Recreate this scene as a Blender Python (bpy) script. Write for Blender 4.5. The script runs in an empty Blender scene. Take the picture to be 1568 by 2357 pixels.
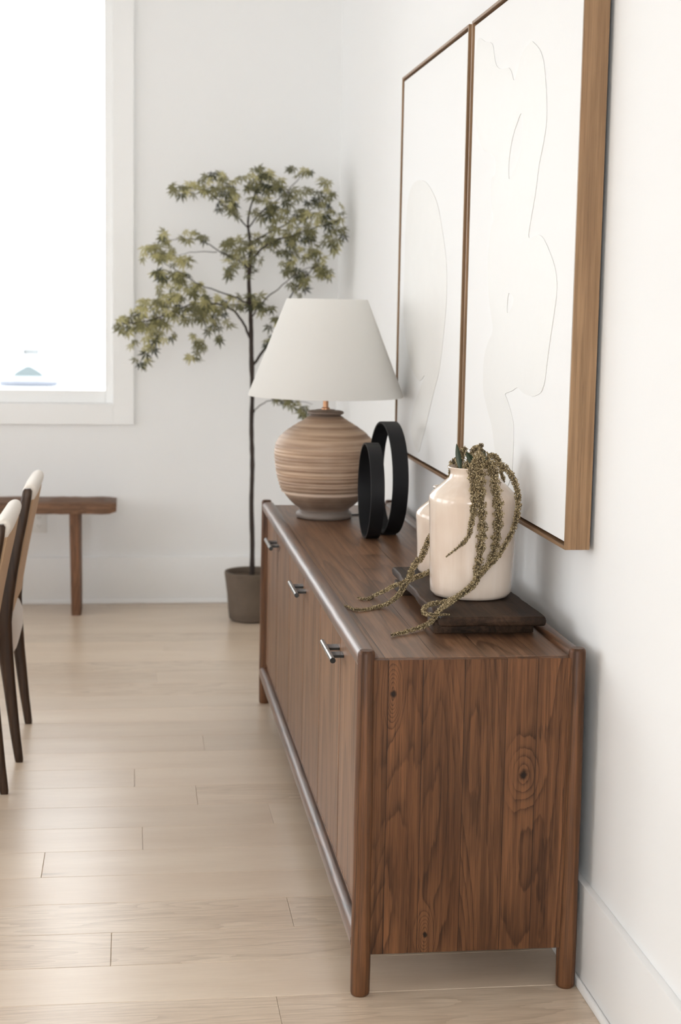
import bpy, bmesh, math, random
from mathutils import Matrix, Vector
sc = bpy.context.scene
R_ = random.Random(7)

# ------------------------------------------------------------------ camera
cd = bpy.data.cameras.new('camera'); cam = bpy.data.objects.new('camera', cd)
sc.collection.objects.link(cam); sc.camera = cam
CR = ((0.9914329, -0.1294742, 0.01724), (0.0002047, 0.1335286, 0.9910449), (0.1306167, 0.982551, -0.1324111))
CO = (0.0, 0.0, 1.5281); CF = 3652.12
cam.matrix_world = Matrix(((CR[0][0], CR[1][0], -CR[2][0], CO[0]),
                           (CR[0][1], CR[1][1], -CR[2][1], CO[1]),
                           (CR[0][2], CR[1][2], -CR[2][2], CO[2]), (0, 0, 0, 1)))
cd.sensor_fit = 'VERTICAL'; cd.sensor_height = 36.0; cd.lens = CF / 2357 * 36
cd.dof.use_dof = True; cd.dof.focus_distance = 3.75; cd.dof.aperture_fstop = 4.5
cd.clip_start = .05; cd.clip_end = 300

# ------------------------------------------------------------------ world, lights, exposure
w = bpy.data.worlds.new('world'); sc.world = w; w.use_nodes = True
bg = w.node_tree.nodes['Background']
bg.inputs[0].default_value = (.965, .98, 1, 1); bg.inputs[1].default_value = 5.0
def area(name, loc, rot, sx, sy, power, col=(1, 1, 1)):
    l = bpy.data.lights.new(name, 'AREA'); l.shape = 'RECTANGLE'; l.size = sx; l.size_y = sy
    l.energy = power; l.color = col
    o = bpy.data.objects.new(name, l); o.location = loc; o.rotation_euler = rot
    sc.collection.objects.link(o); return o
PI = math.pi
WIN_L = [(1.7, 1.0), (4.0, 2.0), (6.6, 2.2)]           # centre y, width of the openings in the left wall
for i, (cy, ww) in enumerate(WIN_L):
    area('daylight_window', (-5.35, cy, 1.75), (0, -PI / 2, 0), 2.3, ww, 26 * ww / 2.3, (.99, .99, .985))
area('rear_fill', (-1.2, -3.85, 1.75), (PI / 2, 0, 0), 3.2, 2.2, 170, (.99, .99, .985))  # unseen fill light, added behind the camera to brighten the back wall
sun = bpy.data.lights.new('sun', 'SUN'); sun.energy = .5; sun.angle = .02
so = bpy.data.objects.new('sun', sun); so.rotation_euler = (math.radians(38), 0, math.radians(-8)); sc.collection.objects.link(so)
sc.view_settings.view_transform = 'Standard'; sc.view_settings.look = 'None'
sc.view_settings.exposure = -0.06; sc.view_settings.gamma = 1.0; sc.view_settings.use_curve_mapping = False
sc.cycles.max_bounces = 10; sc.cycles.diffuse_bounces = 6

# ------------------------------------------------------------------ material helpers
class NT:
    def __init__(s, name):
        s.m = bpy.data.materials.new(name); s.m.use_nodes = True; s.t = s.m.node_tree
        s.b = s.t.nodes['Principled BSDF']
    def n(s, t, **k):
        x = s.t.nodes.new(t)
        for a, v in k.items(): setattr(x, a, v)
        return x
    def put(s, sock, v):
        if hasattr(v, 'is_output') or isinstance(v, bpy.types.NodeSocket): s.t.links.new(v, sock)
        elif isinstance(v, (tuple, list)) and sock.type == 'RGBA': sock.default_value = tuple(v) + ((1,) if len(v) == 3 else ())
        else: sock.default_value = v
    def m_(s, op, a, b=0.0, c=None, clamp=False):
        x = s.n('ShaderNodeMath', operation=op, use_clamp=clamp)
        s.put(x.inputs[0], a); s.put(x.inputs[1], b)
        if c is not None: s.put(x.inputs[2], c)
        return x.outputs[0]
    def vec(s, a, b, c):
        x = s.n('ShaderNodeCombineXYZ'); s.put(x.inputs[0], a); s.put(x.inputs[1], b); s.put(x.inputs[2], c); return x.outputs[0]
    def noise(s, v, scale=1.0, detail=2.0, rough=.5, dist=0.0):
        x = s.n('ShaderNodeTexNoise'); s.put(x.inputs['Vector'], v); x.inputs['Scale'].default_value = scale
        x.inputs['Detail'].default_value = detail; x.inputs['Roughness'].default_value = rough; x.inputs['Distortion'].default_value = dist
        return x.outputs[0]
    def mix(s, f, a, b, mode='MIX'):
        x = s.n('ShaderNodeMix', data_type='RGBA', blend_type=mode)
        s.put(x.inputs[0], f); s.put(x.inputs[6], a); s.put(x.inputs[7], b); return x.outputs[2]
    def ss(s, v, lo, hi, a=0.0, b=1.0):
        x = s.n('ShaderNodeMapRange', interpolation_type='SMOOTHSTEP'); s.put(x.inputs[0], v)
        for i, q in enumerate((lo, hi, a, b)): s.put(x.inputs[i + 1], q)
        return x.outputs[0]
    def bump(s, h, strength=.2, dist=.001):
        x = s.n('ShaderNodeBump'); x.inputs['Strength'].default_value = strength; x.inputs['Distance'].default_value = dist
        s.put(x.inputs['Height'], h); s.t.links.new(x.outputs[0], s.b.inputs['Normal'])
    def xyz(s, src='Object'):
        c = s.n('ShaderNodeTexCoord'); p = s.n('ShaderNodeSeparateXYZ'); s.t.links.new(c.outputs[src], p.inputs[0]); s.obj = c.outputs[src]
        return p.outputs
def simple(name, col, rough=.5, metal=0.0, spec=.5, nscale=0, namt=.08, bump=0, coat=0, sheen=0):
    N = NT(name); b = N.b
    b.inputs['Roughness'].default_value = rough; b.inputs['Metallic'].default_value = metal
    b.inputs['Specular IOR Level'].default_value = spec; b.inputs['Coat Weight'].default_value = coat
    b.inputs['Sheen Weight'].default_value = sheen
    if nscale:
        N.xyz(); f = N.noise(N.obj, nscale, 4, .6)
        N.put(b.inputs['Base Color'], N.mix(f, tuple(c * (1 - namt) for c in col), tuple(min(1, c * (1 + namt)) for c in col)))
        if bump: N.bump(f, bump)
    else: b.inputs['Base Color'].default_value = tuple(col) + (1,)
    return N.m
def wood(name, dark, mid, light, L=2, A=0, bounds=None, width=0, off=0.0, freq=9.0, sa=5.0, sl=.55, rough=.42,
         knots=(), tone=.18, pore=.8, seam=.0016, seed=0.0, bumpk=.25, spec=.3, ringk=.8):
    N = NT(name); P = N.xyz(); l, a, t = P[L], N.m_('SUBTRACT', P[A], off), P[3 - L - A]
    idx = 0.0; line = 0.0
    if bounds:
        for q in bounds:
            g = N.m_('GREATER_THAN', a, q); idx = N.m_('ADD', idx, g)
            d = N.m_('ABSOLUTE', N.m_('SUBTRACT', a, q)); line = N.m_('MAXIMUM', line, N.ss(d, 0, seam, 1, 0))
    elif width:
        u = N.m_('DIVIDE', a, width); idx = N.m_('FLOOR', u); fr = N.m_('SUBTRACT', u, idx)
        d = N.m_('MULTIPLY', N.m_('MINIMUM', fr, N.m_('SUBTRACT', 1.0, fr)), width); line = N.ss(d, 0, seam, 1, 0)
    wn = N.n('ShaderNodeTexWhiteNoise', noise_dimensions='1D'); N.put(wn.inputs['W'], N.m_('ADD', idx, seed + .37)); rnd = wn.outputs['Value']
    ro = N.m_('MULTIPLY', rnd, 37.0)
    v1 = N.vec(N.m_('MULTIPLY_ADD', a, sa, ro), N.m_('MULTIPLY', t, sa), N.m_('MULTIPLY_ADD', l, sl, ro))
    n1 = N.noise(v1, 1.0, 1.6, .45)
    kd = 0.0
    for (ka, kl, s1, s2, amp, core) in knots:
        da = N.m_('DIVIDE', N.m_('SUBTRACT', a, ka), s1); dl = N.m_('DIVIDE', N.m_('SUBTRACT', l, kl), s2)
        r2 = N.m_('ADD', N.m_('MULTIPLY', da, da), N.m_('MULTIPLY', dl, dl))
        n1 = N.m_('ADD', n1, N.m_('MULTIPLY', N.m_('EXPONENT', N.m_('MULTIPLY', r2, -1.0)), amp))
        dc = N.m_('DIVIDE', N.m_('SUBTRACT', a, ka), core); dk = N.m_('DIVIDE', N.m_('SUBTRACT', l, kl), core * 1.5)
        jit = N.m_('MULTIPLY', N.noise(N.obj, 60, 2), 1.2)
        kd = N.m_('MAXIMUM', kd, N.ss(N.m_('ADD', N.m_('SQRT', N.m_('ADD', N.m_('MULTIPLY', dc, dc), N.m_('MULTIPLY', dk, dk))), jit), .9, 1.7, 1, 0))
    wob = N.noise(N.vec(N.m_('MULTIPLY', a, 30), N.m_('MULTIPLY', t, 30), N.m_('MULTIPLY', l, 5)), 1.0, 3, .6)
    n1 = N.m_('ADD', n1, N.m_('MULTIPLY', wob, .04))
    ph = N.m_('MULTIPLY', n1, freq * 2.2); fr = N.m_('FRACT', ph)
    rv = N.noise(N.vec(N.m_('MULTIPLY', a, 12), N.m_('MULTIPLY', t, 12), N.m_('MULTIPLY_ADD', l, 1.5, ro)), 1.0, 2, .5)
    ring = N.m_('MULTIPLY', N.m_('MULTIPLY', N.m_('POWER', fr, 3.5), N.ss(fr, .90, 1.0, 1, .0)), N.ss(rv, .3, .62, .25, 1.0))
    fine = N.noise(N.vec(N.m_('MULTIPLY_ADD', a, 420, ro), N.m_('MULTIPLY', t, 420), N.m_('MULTIPLY', l, 9)), 1.0, 3, .65)
    broad = N.noise(N.vec(N.m_('MULTIPLY_ADD', a, 9, ro), N.m_('MULTIPLY', t, 9), N.m_('MULTIPLY', l, 2.2)), 1.0, 3, .6)
    por = N.ss(fine, .36, .56, 1, 0)
    pr = N.m_('MULTIPLY', por, N.m_('MULTIPLY_ADD', ring, .6, .35))
    col = N.mix(N.ss(broad, .3, .7), mid, light)
    col = N.mix(N.m_('MULTIPLY', ring, ringk), col, dark)
    strk = N.noise(N.vec(N.m_('MULTIPLY_ADD', a, 95, ro), N.m_('MULTIPLY', t, 95), N.m_('MULTIPLY', l, 2.5)), 1.0, 3, .6)
    col = N.mix(N.m_('MULTIPLY', N.ss(strk, .40, .60, 1, 0), .42), col, dark)
    col = N.mix(N.m_('MULTIPLY', pr, pore), col, tuple(c * .55 for c in dark))
    if tone:
        tv = N.m_('MULTIPLY_ADD', rnd, 2 * tone, 1 - tone)
        g = N.n('ShaderNodeVectorMath', operation='SCALE'); N.put(g.inputs[0], col); N.put(g.inputs['Scale'], tv); col = g.outputs[0]
    dk = tuple(c * .12 for c in dark)
    if bounds or width: col = N.mix(N.m_('MULTIPLY', line, .8), col, dk)
    if knots: col = N.mix(N.m_('MULTIPLY', kd, .93), col, dk)
    N.put(N.b.inputs['Base Color'], col)
    N.b.inputs['Specular IOR Level'].default_value = spec
    N.put(N.b.inputs['Roughness'], N.m_('MULTIPLY_ADD', fine, .14, rough - .07))
    N.bump(N.m_('SUBTRACT', N.m_('MULTIPLY_ADD', fine, .5, N.m_('MULTIPLY', ring, -.35)), N.m_('MULTIPLY', line, 1.0)), bumpk, .0012)
    return N.m

# ------------------------------------------------------------------ mesh helpers
ORG = {}
def tag(o, label=None, cat=None, group=None, kind=None):
    if label: o['label'] = label
    if cat: o['category'] = cat
    if group: o['group'] = group
    if kind: o['kind'] = kind
    return o
def thing(name, loc, label, cat, group=None):
    o = bpy.data.objects.new(name, None); o.empty_display_size = .05; o.location = loc
    sc.collection.objects.link(o); ORG[o] = Vector(loc); return tag(o, label, cat, group)
def obj(name, bm, mat, parent=None, smooth=True, origin=None, label=None):
    p = parent; org = Vector((0, 0, 0))
    if parent is not None: org = ORG[parent]
    if origin is not None: own = Vector(origin)
    else: own = org
    bmesh.ops.translate(bm, verts=bm.verts, vec=-own)
    me = bpy.data.meshes.new(name); bm.normal_update(); bm.to_mesh(me); bm.free()
    for q in (mat if isinstance(mat, (list, tuple)) else [mat]): me.materials.append(q)
    o = bpy.data.objects.new(name, me); sc.collection.objects.link(o); ORG[o] = own
    if parent is not None: o.parent = parent; o.location = own - org
    else: o.location = own
    if smooth:
        me.shade_smooth(); me.set_sharp_from_angle(angle=math.radians(smooth if smooth is not True else 40))
    if label: o['label'] = label
    return o
def BM(): return bmesh.new()
def box(bm, x0, x1, y0, y1, z0, z1, bev=0.0, seg=2, mi=0):
    r = bmesh.ops.create_cube(bm, size=1.0)
    vs = r['verts']
    for v in vs: v.co = Vector((x0 + (v.co.x + .5) * (x1 - x0), y0 + (v.co.y + .5) * (y1 - y0), z0 + (v.co.z + .5) * (z1 - z0)))
    fs = {f for v in vs for f in v.link_faces}
    if mi:
        for f in fs: f.material_index = mi
    if bev:
        es = list({e for v in vs for e in v.link_edges})
        bmesh.ops.bevel(bm, geom=es, offset=bev, segments=seg, profile=.5, affect='EDGES')
def lathe(bm, prof, cx, cy, n=64, cap0=True, cap1=True, wob=None):
    rows = []
    for r, z in prof:
        row = []
        for i in range(n):
            a = 2 * PI * i / n; rr = r + (wob(a, z) if wob else 0)
            row.append(bm.verts.new((cx + rr * math.cos(a), cy + rr * math.sin(a), z)))
        rows.append(row)
    for j in range(len(rows) - 1):
        for i in range(n):
            k = (i + 1) % n; bm.faces.new((rows[j][i], rows[j][k], rows[j + 1][k], rows[j + 1][i]))
    if cap0: bm.faces.new(rows[0][::-1])
    if cap1: bm.faces.new(rows[-1])
    bmesh.ops.recalc_face_normals(bm, faces=bm.faces)
def tube(bm, pts, rad, n=8, cap=True):
    pts = [Vector(p) for p in pts]; rows = []; prev = None
    for i, p in enumerate(pts):
        d = (pts[min(i + 1, len(pts) - 1)] - pts[max(i - 1, 0)])
        if d.length < 1e-9: d = Vector((0, 0, 1))
        d.normalize()
        a = prev if prev is not None else (Vector((0, 0, 1)) if abs(d.z) < .9 else Vector((1, 0, 0)))
        s = d.cross(a).normalized(); a = s.cross(d).normalized(); prev = a
        r = rad[i] if isinstance(rad, (list, tuple)) else rad
        rows.append([bm.verts.new(p + (s * math.cos(2 * PI * k / n) + a * math.sin(2 * PI * k / n)) * r) for k in range(n)])
    for j in range(len(rows) - 1):
        for i in range(n):
            k = (i + 1) % n; bm.faces.new((rows[j][i], rows[j][k], rows[j + 1][k], rows[j + 1][i]))
    if cap: bm.faces.new(rows[0][::-1]); bm.faces.new(rows[-1])
def loft(bm, secs, n=16, pw=4.0):            # secs: (cx, cy, z, hx, hy) superellipse sections up z
    rows = []
    for cx, cy, z, hx, hy in secs:
        row = []
        for i in range(n):
            a = 2 * PI * (i + .5) / n; c, s = math.cos(a), math.sin(a)
            q = (abs(c) ** pw + abs(s) ** pw) ** (-1 / pw)
            row.append(bm.verts.new((cx + hx * c * q, cy + hy * s * q, z)))
        rows.append(row)
    for j in range(len(rows) - 1):
        for i in range(n):
            k = (i + 1) % n; bm.faces.new((rows[j][i], rows[j][k], rows[j + 1][k], rows[j + 1][i]))
    bm.faces.new(rows[0][::-1]); bm.faces.new(rows[-1])
def catmull(P, m=6):
    P = [Vector(p) for p in P]; out = []
    for i in range(len(P) - 1):
        a, b, c, d = P[max(i - 1, 0)], P[i], P[i + 1], P[min(i + 2, len(P) - 1)]
        for k in range(m):
            t = k / m
            out.append(.5 * ((2 * b) + (c - a) * t + (2 * a - 5 * b + 4 * c - d) * t * t + (3 * b - a - 3 * c + d) * t ** 3))
    out.append(P[-1]); return out
def at(px, py, Y):                            # where the line of sight of a measured point meets depth Y
    d = [CR[2][i] + CR[0][i] * (px - 784) / CF - CR[1][i] * (py - 1178.5) / CF for i in range(3)]
    t = Y / d[1]; return Vector((d[0] * t, Y, CO[2] + d[2] * t))

# ------------------------------------------------------------------ materials
M = {}
M['wall'] = simple('wall_paint', (.84, .842, .84), .75, spec=.25, nscale=240, namt=.01, bump=.03)
M['trim'] = simple('trim_paint', (.85, .85, .845), .42, spec=.4)
M['ceil'] = simple('ceiling_paint', (.86, .86, .85), .9)
SBX, SBY = .74, 4.603                          # sideboard origin
def sx(v): return v - SBX
def sy(v): return v - SBY
D, Mi, Li = (.020, .008, .004), (.116, .047, .019), (.185, .080, .034)
M['panel'] = wood('oak_side', D, Mi, Li, 2, 0, bounds=[sx(q) for q in (.5507, .6269, .72, .8127, .8827)], freq=15, sa=4.6, sl=.62, spec=.22,
                  knots=[(sx(.858), .497, .034, .06, .12, .0115), (sx(.645), .136, .016, .045, .2, .006), (sx(.562), .685, .016, .055, -.22, .0075)], seed=3, tone=.22)
M['leg'] = wood('oak_leg', D, tuple(c * .95 for c in Mi), Li, 2, 0, freq=5, sa=9, sl=.4, seed=5, tone=0)
M['rail'] = wood('oak_rail', D, Mi, Li, 1, 0, freq=5, sa=10, sl=.9, rough=.38, seed=8, tone=0, spec=.9, bumpk=.7)
_p = M['rail'].node_tree.nodes['Principled BSDF']; _p.inputs['Coat Weight'].default_value = .4; _p.inputs['Coat Roughness'].default_value = .42
M['door'] = wood('oak_door', (.055, .024, .012), (.275, .14, .072), (.35, .19, .104), 2, 1, width=.1055, off=.02, freq=5, sa=5, sl=.45, rough=.42, seed=11, tone=.15, spec=.4)  # same oak as the side panel, window light and sheen put into a lighter base
M['top'] = wood('oak_top', (.042, .019, .010), (.20, .098, .050), (.275, .145, .080), 1, 0, width=.112, off=.03, freq=6, sa=6, sl=.6, rough=.36, seed=15, tone=.1, spec=.65, bumpk=.35)  # same oak again, lightened in the base colour for the sheen on top
M['dark'] = simple('dark_wood', (.03, .016, .009), .6)
M['floor'] = None
M['frame'] = wood('frame_wood', (.15, .085, .042), (.29, .168, .087), (.345, .21, .112), 2, 1, ringk=.1, freq=2, sa=14, sl=.15, rough=.38, tone=0, pore=.5, seed=21, bumpk=.1)
M['frameh'] = wood('frame_wood_across', (.15, .085, .042), (.29, .168, .087), (.345, .21, .112), 1, 2, ringk=.1, freq=2, sa=14, sl=.15, rough=.38, tone=0, pore=.5, seed=22, bumpk=.1)
M['canvas'] = simple('canvas', (.81, .81, .805), .6, spec=.3, nscale=500, namt=.01, bump=.05)
M['stroke'] = simple('paint_stroke', (.755, .75, .73), .5, nscale=30, namt=.012, bump=.2)
M['stroke2'] = simple('paint_stroke_grey', (.76, .75, .725), .5, nscale=12, namt=.03, bump=.2)
M['gap'] = simple('black_gap', (.01, .009, .008), .8)
M['black'] = simple('black_iron', (.008, .008, .009), .5, spec=.2, nscale=400, namt=.2, bump=.1)
M['gun'] = simple('handle_metal', (.30, .29, .28), .22, metal=1.0)
M['gunk'] = simple('handle_black', (.012, .013, .013), .25, spec=.6)
M['riser'] = wood('riser_wood', (.006, .0035, .002), (.030, .016, .009), (.085, .046, .026), 1, 0, freq=5, sa=7, sl=1.2, rough=.55, tone=0, seed=31, bumpk=.8, spec=.15, knots=[(.03, -.25, .03, .05, .6, .005)])
M['cord'] = simple('cord_black', (.012, .012, .012), .5)
M['copper'] = simple('copper_rod', (.48, .26, .15), .35, metal=.9)
M['soil'] = simple('soil', (.07, .042, .022), .95, nscale=90, namt=.6, bump=.8)
M['pot'] = simple('pot_clay', (.115, .085, .062), .9, nscale=14, namt=.35, bump=.3)
M['bark'] = simple('bark', (.030, .019, .014), .8, nscale=90, namt=.5, bump=.8)
M['walnut'] = wood('chair_walnut', (.014, .007, .004), (.048, .025, .014), (.075, .04, .022), 2, 0, freq=4, sa=12, sl=.5, rough=.38, tone=0, seed=41)
M['bench'] = wood('bench_wood', (.035, .016, .009), (.17, .083, .042), (.23, .12, .066), 0, 1, freq=5, sa=9, sl=.8, rough=.55, tone=0, seed=51)
M['benchleg'] = wood('bench_leg_wood', (.045, .02, .011), (.19, .088, .045), (.25, .12, .062), 2, 0, freq=6, sa=9, sl=1.2, rough=.55, tone=0, seed=52)
M['cream'] = simple('cream_upholstery', (.74, .68, .61), .9, spec=.2, nscale=160, namt=.1, bump=.5, sheen=.3)
M['tan'] = simple('tan_cloth', (.50, .33, .20), .8, nscale=240, namt=.1, bump=.3)
M['seatc'] = simple('seat_cloth', (.62, .55, .49), .9, nscale=240, namt=.08, bump=.3, sheen=.3)
M['plastic'] = simple('white_plastic', (.78, .77, .75), .35)
M['slot'] = simple('socket_slot', (.2, .19, .18), .6)
M['leafd'] = simple('leaf_dark', (.045, .065, .035), .5, nscale=8, namt=.4)
M['ground'] = simple('drive_concrete', (.62, .64, .65), .9)
M['cwhite'] = simple('car_white', (.80, .82, .84), .3)
M['chood'] = simple('car_hood_reflection', (.14, .17, .175), .5, spec=.2)  # tint of the arch that paints a reflection on the car hood
M['chood2'] = simple('windscreen_glass', (.04, .052, .056), .5, spec=.2)
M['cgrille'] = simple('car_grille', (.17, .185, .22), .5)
M['tyre'] = simple('car_tyre', (.55, .57, .6), .8)  # rubber paled: overexposed haze put into the colour

# fabric shade: diffuse with light passing through
N = NT('shade_linen'); b = N.b
b.inputs['Base Color'].default_value = (.86, .85, .825, 1); b.inputs['Roughness'].default_value = .9; b.inputs['Specular IOR Level'].default_value = .15
tr = N.n('ShaderNodeBsdfTranslucent'); tr.inputs[0].default_value = (.85, .83, .79, 1)
mx = N.n('ShaderNodeMixShader'); mx.inputs[0].default_value = .35
N.t.links.new(b.outputs[0], mx.inputs[1]); N.t.links.new(tr.outputs[0], mx.inputs[2]); N.t.links.new(mx.outputs[0], N.t.nodes['Material Output'].inputs[0])
M['shade'] = N.m
# window glass
N = NT('window_glass'); N.t.nodes.remove(N.b)
tp = N.n('ShaderNodeBsdfTransparent'); tp.inputs[0].default_value = (.985, .99, .99, 1)
gl = N.n('ShaderNodeBsdfGlossy'); gl.inputs['Roughness'].default_value = .02
fr = N.n('ShaderNodeFresnel'); fr.inputs[0].default_value = 1.45; mx = N.n('ShaderNodeMixShader')
N.t.links.new(fr.outputs[0], mx.inputs[0]); N.t.links.new(tp.outputs[0], mx.inputs[1]); N.t.links.new(gl.outputs[0], mx.inputs[2]); N.t.links.new(mx.outputs[0], N.t.nodes['Material Output'].inputs[0])
M['glass'] = N.m
# ceramics: lamp body with throwing bands, glazed jars
N = NT('lamp_ceramic'); P = N.xyz(); rz = P[2]
nz = N.noise(N.vec(N.m_('MULTIPLY', P[0], 2.5), N.m_('MULTIPLY', P[1], 2.5), N.m_('MULTIPLY', rz, 95)), 1.0, 2, .5)
n2 = N.noise(N.obj, 9, 4, .6); n3 = N.noise(N.obj, 350, 2)
col = N.mix(N.ss(nz, .3, .72), (.27, .165, .105), (.52, .37, .26))
col = N.mix(N.ss(rz, .035, .15, .8, 0), col, (.13, .085, .065))
col = N.mix(N.m_('MULTIPLY', N.ss(n2, .4, .75), .25), col, (.56, .44, .34))
col = N.mix(N.ss(N.m_('ABSOLUTE', N.m_('SUBTRACT', rz, .093)), .002, .007, .9, 0), col, (.72, .57, .45))
col = N.mix(N.ss(rz, .352, .366, 0, .85), col, (.10, .07, .055))
col = N.mix(N.ss(rz, .026, .036, .75, 0), col, (.20, .17, .15))
N.put(N.b.inputs['Base Color'], col); N.b.inputs['Roughness'].default_value = .5; N.bump(N.m_('ADD', nz, N.m_('MULTIPLY', n3, .3)), .35, .002)
M['lampc'] = N.m
N = NT('jar_glaze'); P = N.xyz()
n1 = N.noise(N.obj, 6, 3, .6); n2 = N.noise(N.obj, 260, 3, .7); st = N.noise(N.vec(N.m_('MULTIPLY', P[0], 60), N.m_('MULTIPLY', P[1], 60), N.m_('MULTIPLY', P[2], 5)), 1.0, 3)
col = N.mix(N.ss(n1, .35, .65), (.67, .54, .44), (.73, .615, .515))
col = N.mix(N.m_('MULTIPLY', N.ss(st, .45, .7), .25), col, (.80, .71, .63))
col = N.mix(N.m_('MULTIPLY', N.ss(n2, .70, .76), .6), col, (.42, .31, .22))
N.put(N.b.inputs['Base Color'], col); N.b.inputs['Roughness'].default_value = .22; N.b.inputs['Coat Weight'].default_value = .5; N.b.inputs['Coat Roughness'].default_value = .08
N.bump(n1, .12, .004)
M['jar'] = N.m
def attr_mat(name, c0, c1, c2, rough=.6, an='tone', trans=0.0):
    N = NT(name); a = N.n('ShaderNodeAttribute', attribute_name=an); f = a.outputs['Fac']
    col = N.mix(N.ss(f, 0, .5), c0, c1); col = N.mix(N.ss(f, .5, 1), col, c2)
    N.put(N.b.inputs['Base Color'], col); N.b.inputs['Roughness'].default_value = rough
    if trans:
        tr = N.n('ShaderNodeBsdfTranslucent'); N.put(tr.inputs[0], col); mx = N.n('ShaderNodeMixShader'); mx.inputs[0].default_value = trans
        N.t.links.new(N.b.outputs[0], mx.inputs[1]); N.t.links.new(tr.outputs[0], mx.inputs[2]); N.t.links.new(mx.outputs[0], N.t.nodes['Material Output'].inputs[0])
    return N.m
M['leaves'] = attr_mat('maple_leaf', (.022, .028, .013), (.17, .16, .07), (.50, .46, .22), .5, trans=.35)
M['amar'] = attr_mat('amaranth_seed', (.06, .04, .018), (.26, .19, .09), (.64, .52, .32), .8)
M['sleaf'] = attr_mat('stem_leaf', (.03, .045, .025), (.07, .10, .06), (.22, .25, .20), .45)
# floor boards
N = NT('floor_oak'); P = N.xyz(); a = N.n('ShaderNodeAttribute', attribute_name='tone'); tn = a.outputs['Fac']; ro = N.m_('MULTIPLY', tn, 61.0)
x, y = P[0], P[1]
n1 = N.noise(N.vec(N.m_('MULTIPLY_ADD', x, .8, ro), N.m_('MULTIPLY_ADD', y, 7, ro), ro), 1, 2, .5)
wob = N.noise(N.vec(N.m_('MULTIPLY', x, 8), N.m_('MULTIPLY', y, 30), ro), 1, 3, .6)
fr = N.m_('FRACT', N.m_('MULTIPLY', N.m_('MULTIPLY_ADD', wob, .04, n1), 17.0)); ring = N.m_('POWER', fr, 3.0)
fine = N.noise(N.vec(N.m_('MULTIPLY_ADD', x, 10, ro), N.m_('MULTIPLY', y, 380), ro), 1, 3, .65)
br = N.noise(N.vec(N.m_('MULTIPLY_ADD', x, 1.2, ro), N.m_('MULTIPLY', y, 6), ro), 1, 3, .6)
spk = N.noise(N.vec(N.m_('MULTIPLY_ADD', x, 2.2, ro), N.m_('MULTIPLY', y, 11), ro), 1, 2, .5)
col = N.mix(N.ss(br, .3, .7), (.64, .51, .385), (.71, .585, .455))
sel = N.ss(tn, .55, .8)
col = N.mix(N.m_('MULTIPLY', N.m_('MULTIPLY', ring, sel), .38), col, (.34, .235, .15))
col = N.mix(N.m_('MULTIPLY', N.ss(fine, .38, .58, 1, 0), N.m_('MULTIPLY_ADD', sel, .22, .10)), col, (.30, .21, .13))
col = N.mix(N.m_('MULTIPLY', N.ss(spk, .74, .82), .5), col, (.25, .18, .12))
tv = N.m_('MULTIPLY_ADD', N.m_('FRACT', N.m_('MULTIPLY', tn, 7.3)), .12, .94); g = N.n('ShaderNodeVectorMath', operation='SCALE'); N.put(g.inputs[0], col); N.put(g.inputs['Scale'], tv)
N.put(N.b.inputs['Base Color'], g.outputs[0]); N.b.inputs['Roughness'].default_value = .28; N.b.inputs['Specular IOR Level'].default_value = .95
N.bump(fine, .12, .001)
M['floor'] = N.m

# ------------------------------------------------------------------ room
XW, YB, XL, YR, ZC = 1.022, 7.92, -5.0, -3.6, 3.3
def struct(name, bm, mat, parent=None, **k):
    o = obj(name, bm, mat, parent, **k)
    if parent is None: o['kind'] = 'structure'
    return o
bm = BM(); lay = bm.faces.layers.float.new('tone')
ends = {22: [.0097], 21: [.2003], 19: [.0308], 18: [-.2374], 16: [.3967], 15: [-.048], 13: [.3174], 29: [.103]}
pitch = .1935; y0 = 3.324 - 35 * pitch
r2 = random.Random(5); row = 0
while y0 + row * pitch < YB:
    ya, yb = y0 + row * pitch, min(y0 + (row + 1) * pitch, YB)
    k = row - 35 + 14
    cut = ends.get(k, [r2.uniform(-1.2, .9)])[0]
    if k not in ends: cut = [-.9, -1.3, .8, -.7][row % 4] + r2.uniform(-.15, .15)
    xs = [cut]
    while xs[0] > XL: xs.insert(0, xs[0] - r2.uniform(1.5, 2.1))
    while xs[-1] < XW: xs.append(xs[-1] + r2.uniform(1.5, 2.1))
    for a_, b_ in zip(xs[:-1], xs[1:]):
        a_, b_ = max(a_, XL), min(b_, XW)
        if b_ - a_ < .02: continue
        before = set(bm.faces)
        box(bm, a_ + .0003, b_ - .0003, ya + .0003, yb - .0003, -.018, 0, .0011, 1)
        tv = r2.random()
        if k in (15, 16, 13): tv = .9 - .05 * (a_ > 0)
        if k in (17, 14, 19): tv = .2 + .1 * (a_ > 0)
        for f in bm.faces:
            if f not in before: f[lay] = tv
    row += 1
struct('floor', bm, M['floor'], smooth=False)
bm = BM(); box(bm, XL - .2, XW + .2, YR - .2, YB + .2, -.06, -.019)
struct('subfloor', bm, M['dark'], smooth=False)  # unseen subfloor slab below the boards
bm = BM(); box(bm, XL - .15, XW + .15, YR - .15, YB + .15, ZC, ZC + .12); struct('ceiling', bm, M['ceil'], smooth=False)
bm = BM(); box(bm, XW, XW + .15, YR - .15, YB + .15, -.018, ZC); struct('wall_right', bm, M['wall'], smooth=False)
WX0, WX1, WZ0, WZ1 = -3.5, -.09, 1.0, 3.02  # opening widened leftwards out of view for a broader rail highlight and floor sheen
bm = BM()
for q in ((XL - .15, WX0, 0, ZC), (WX1, XW, 0, ZC), (WX0, WX1, 0, WZ0), (WX0, WX1, WZ1, ZC)): box(bm, q[0], q[1], YB, YB + .15, q[2] - (.018 if q[2] == 0 else 0), q[3])
struct('wall_back', bm, M['wall'], smooth=False)
bm = BM(); prev = YR - .15
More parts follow.
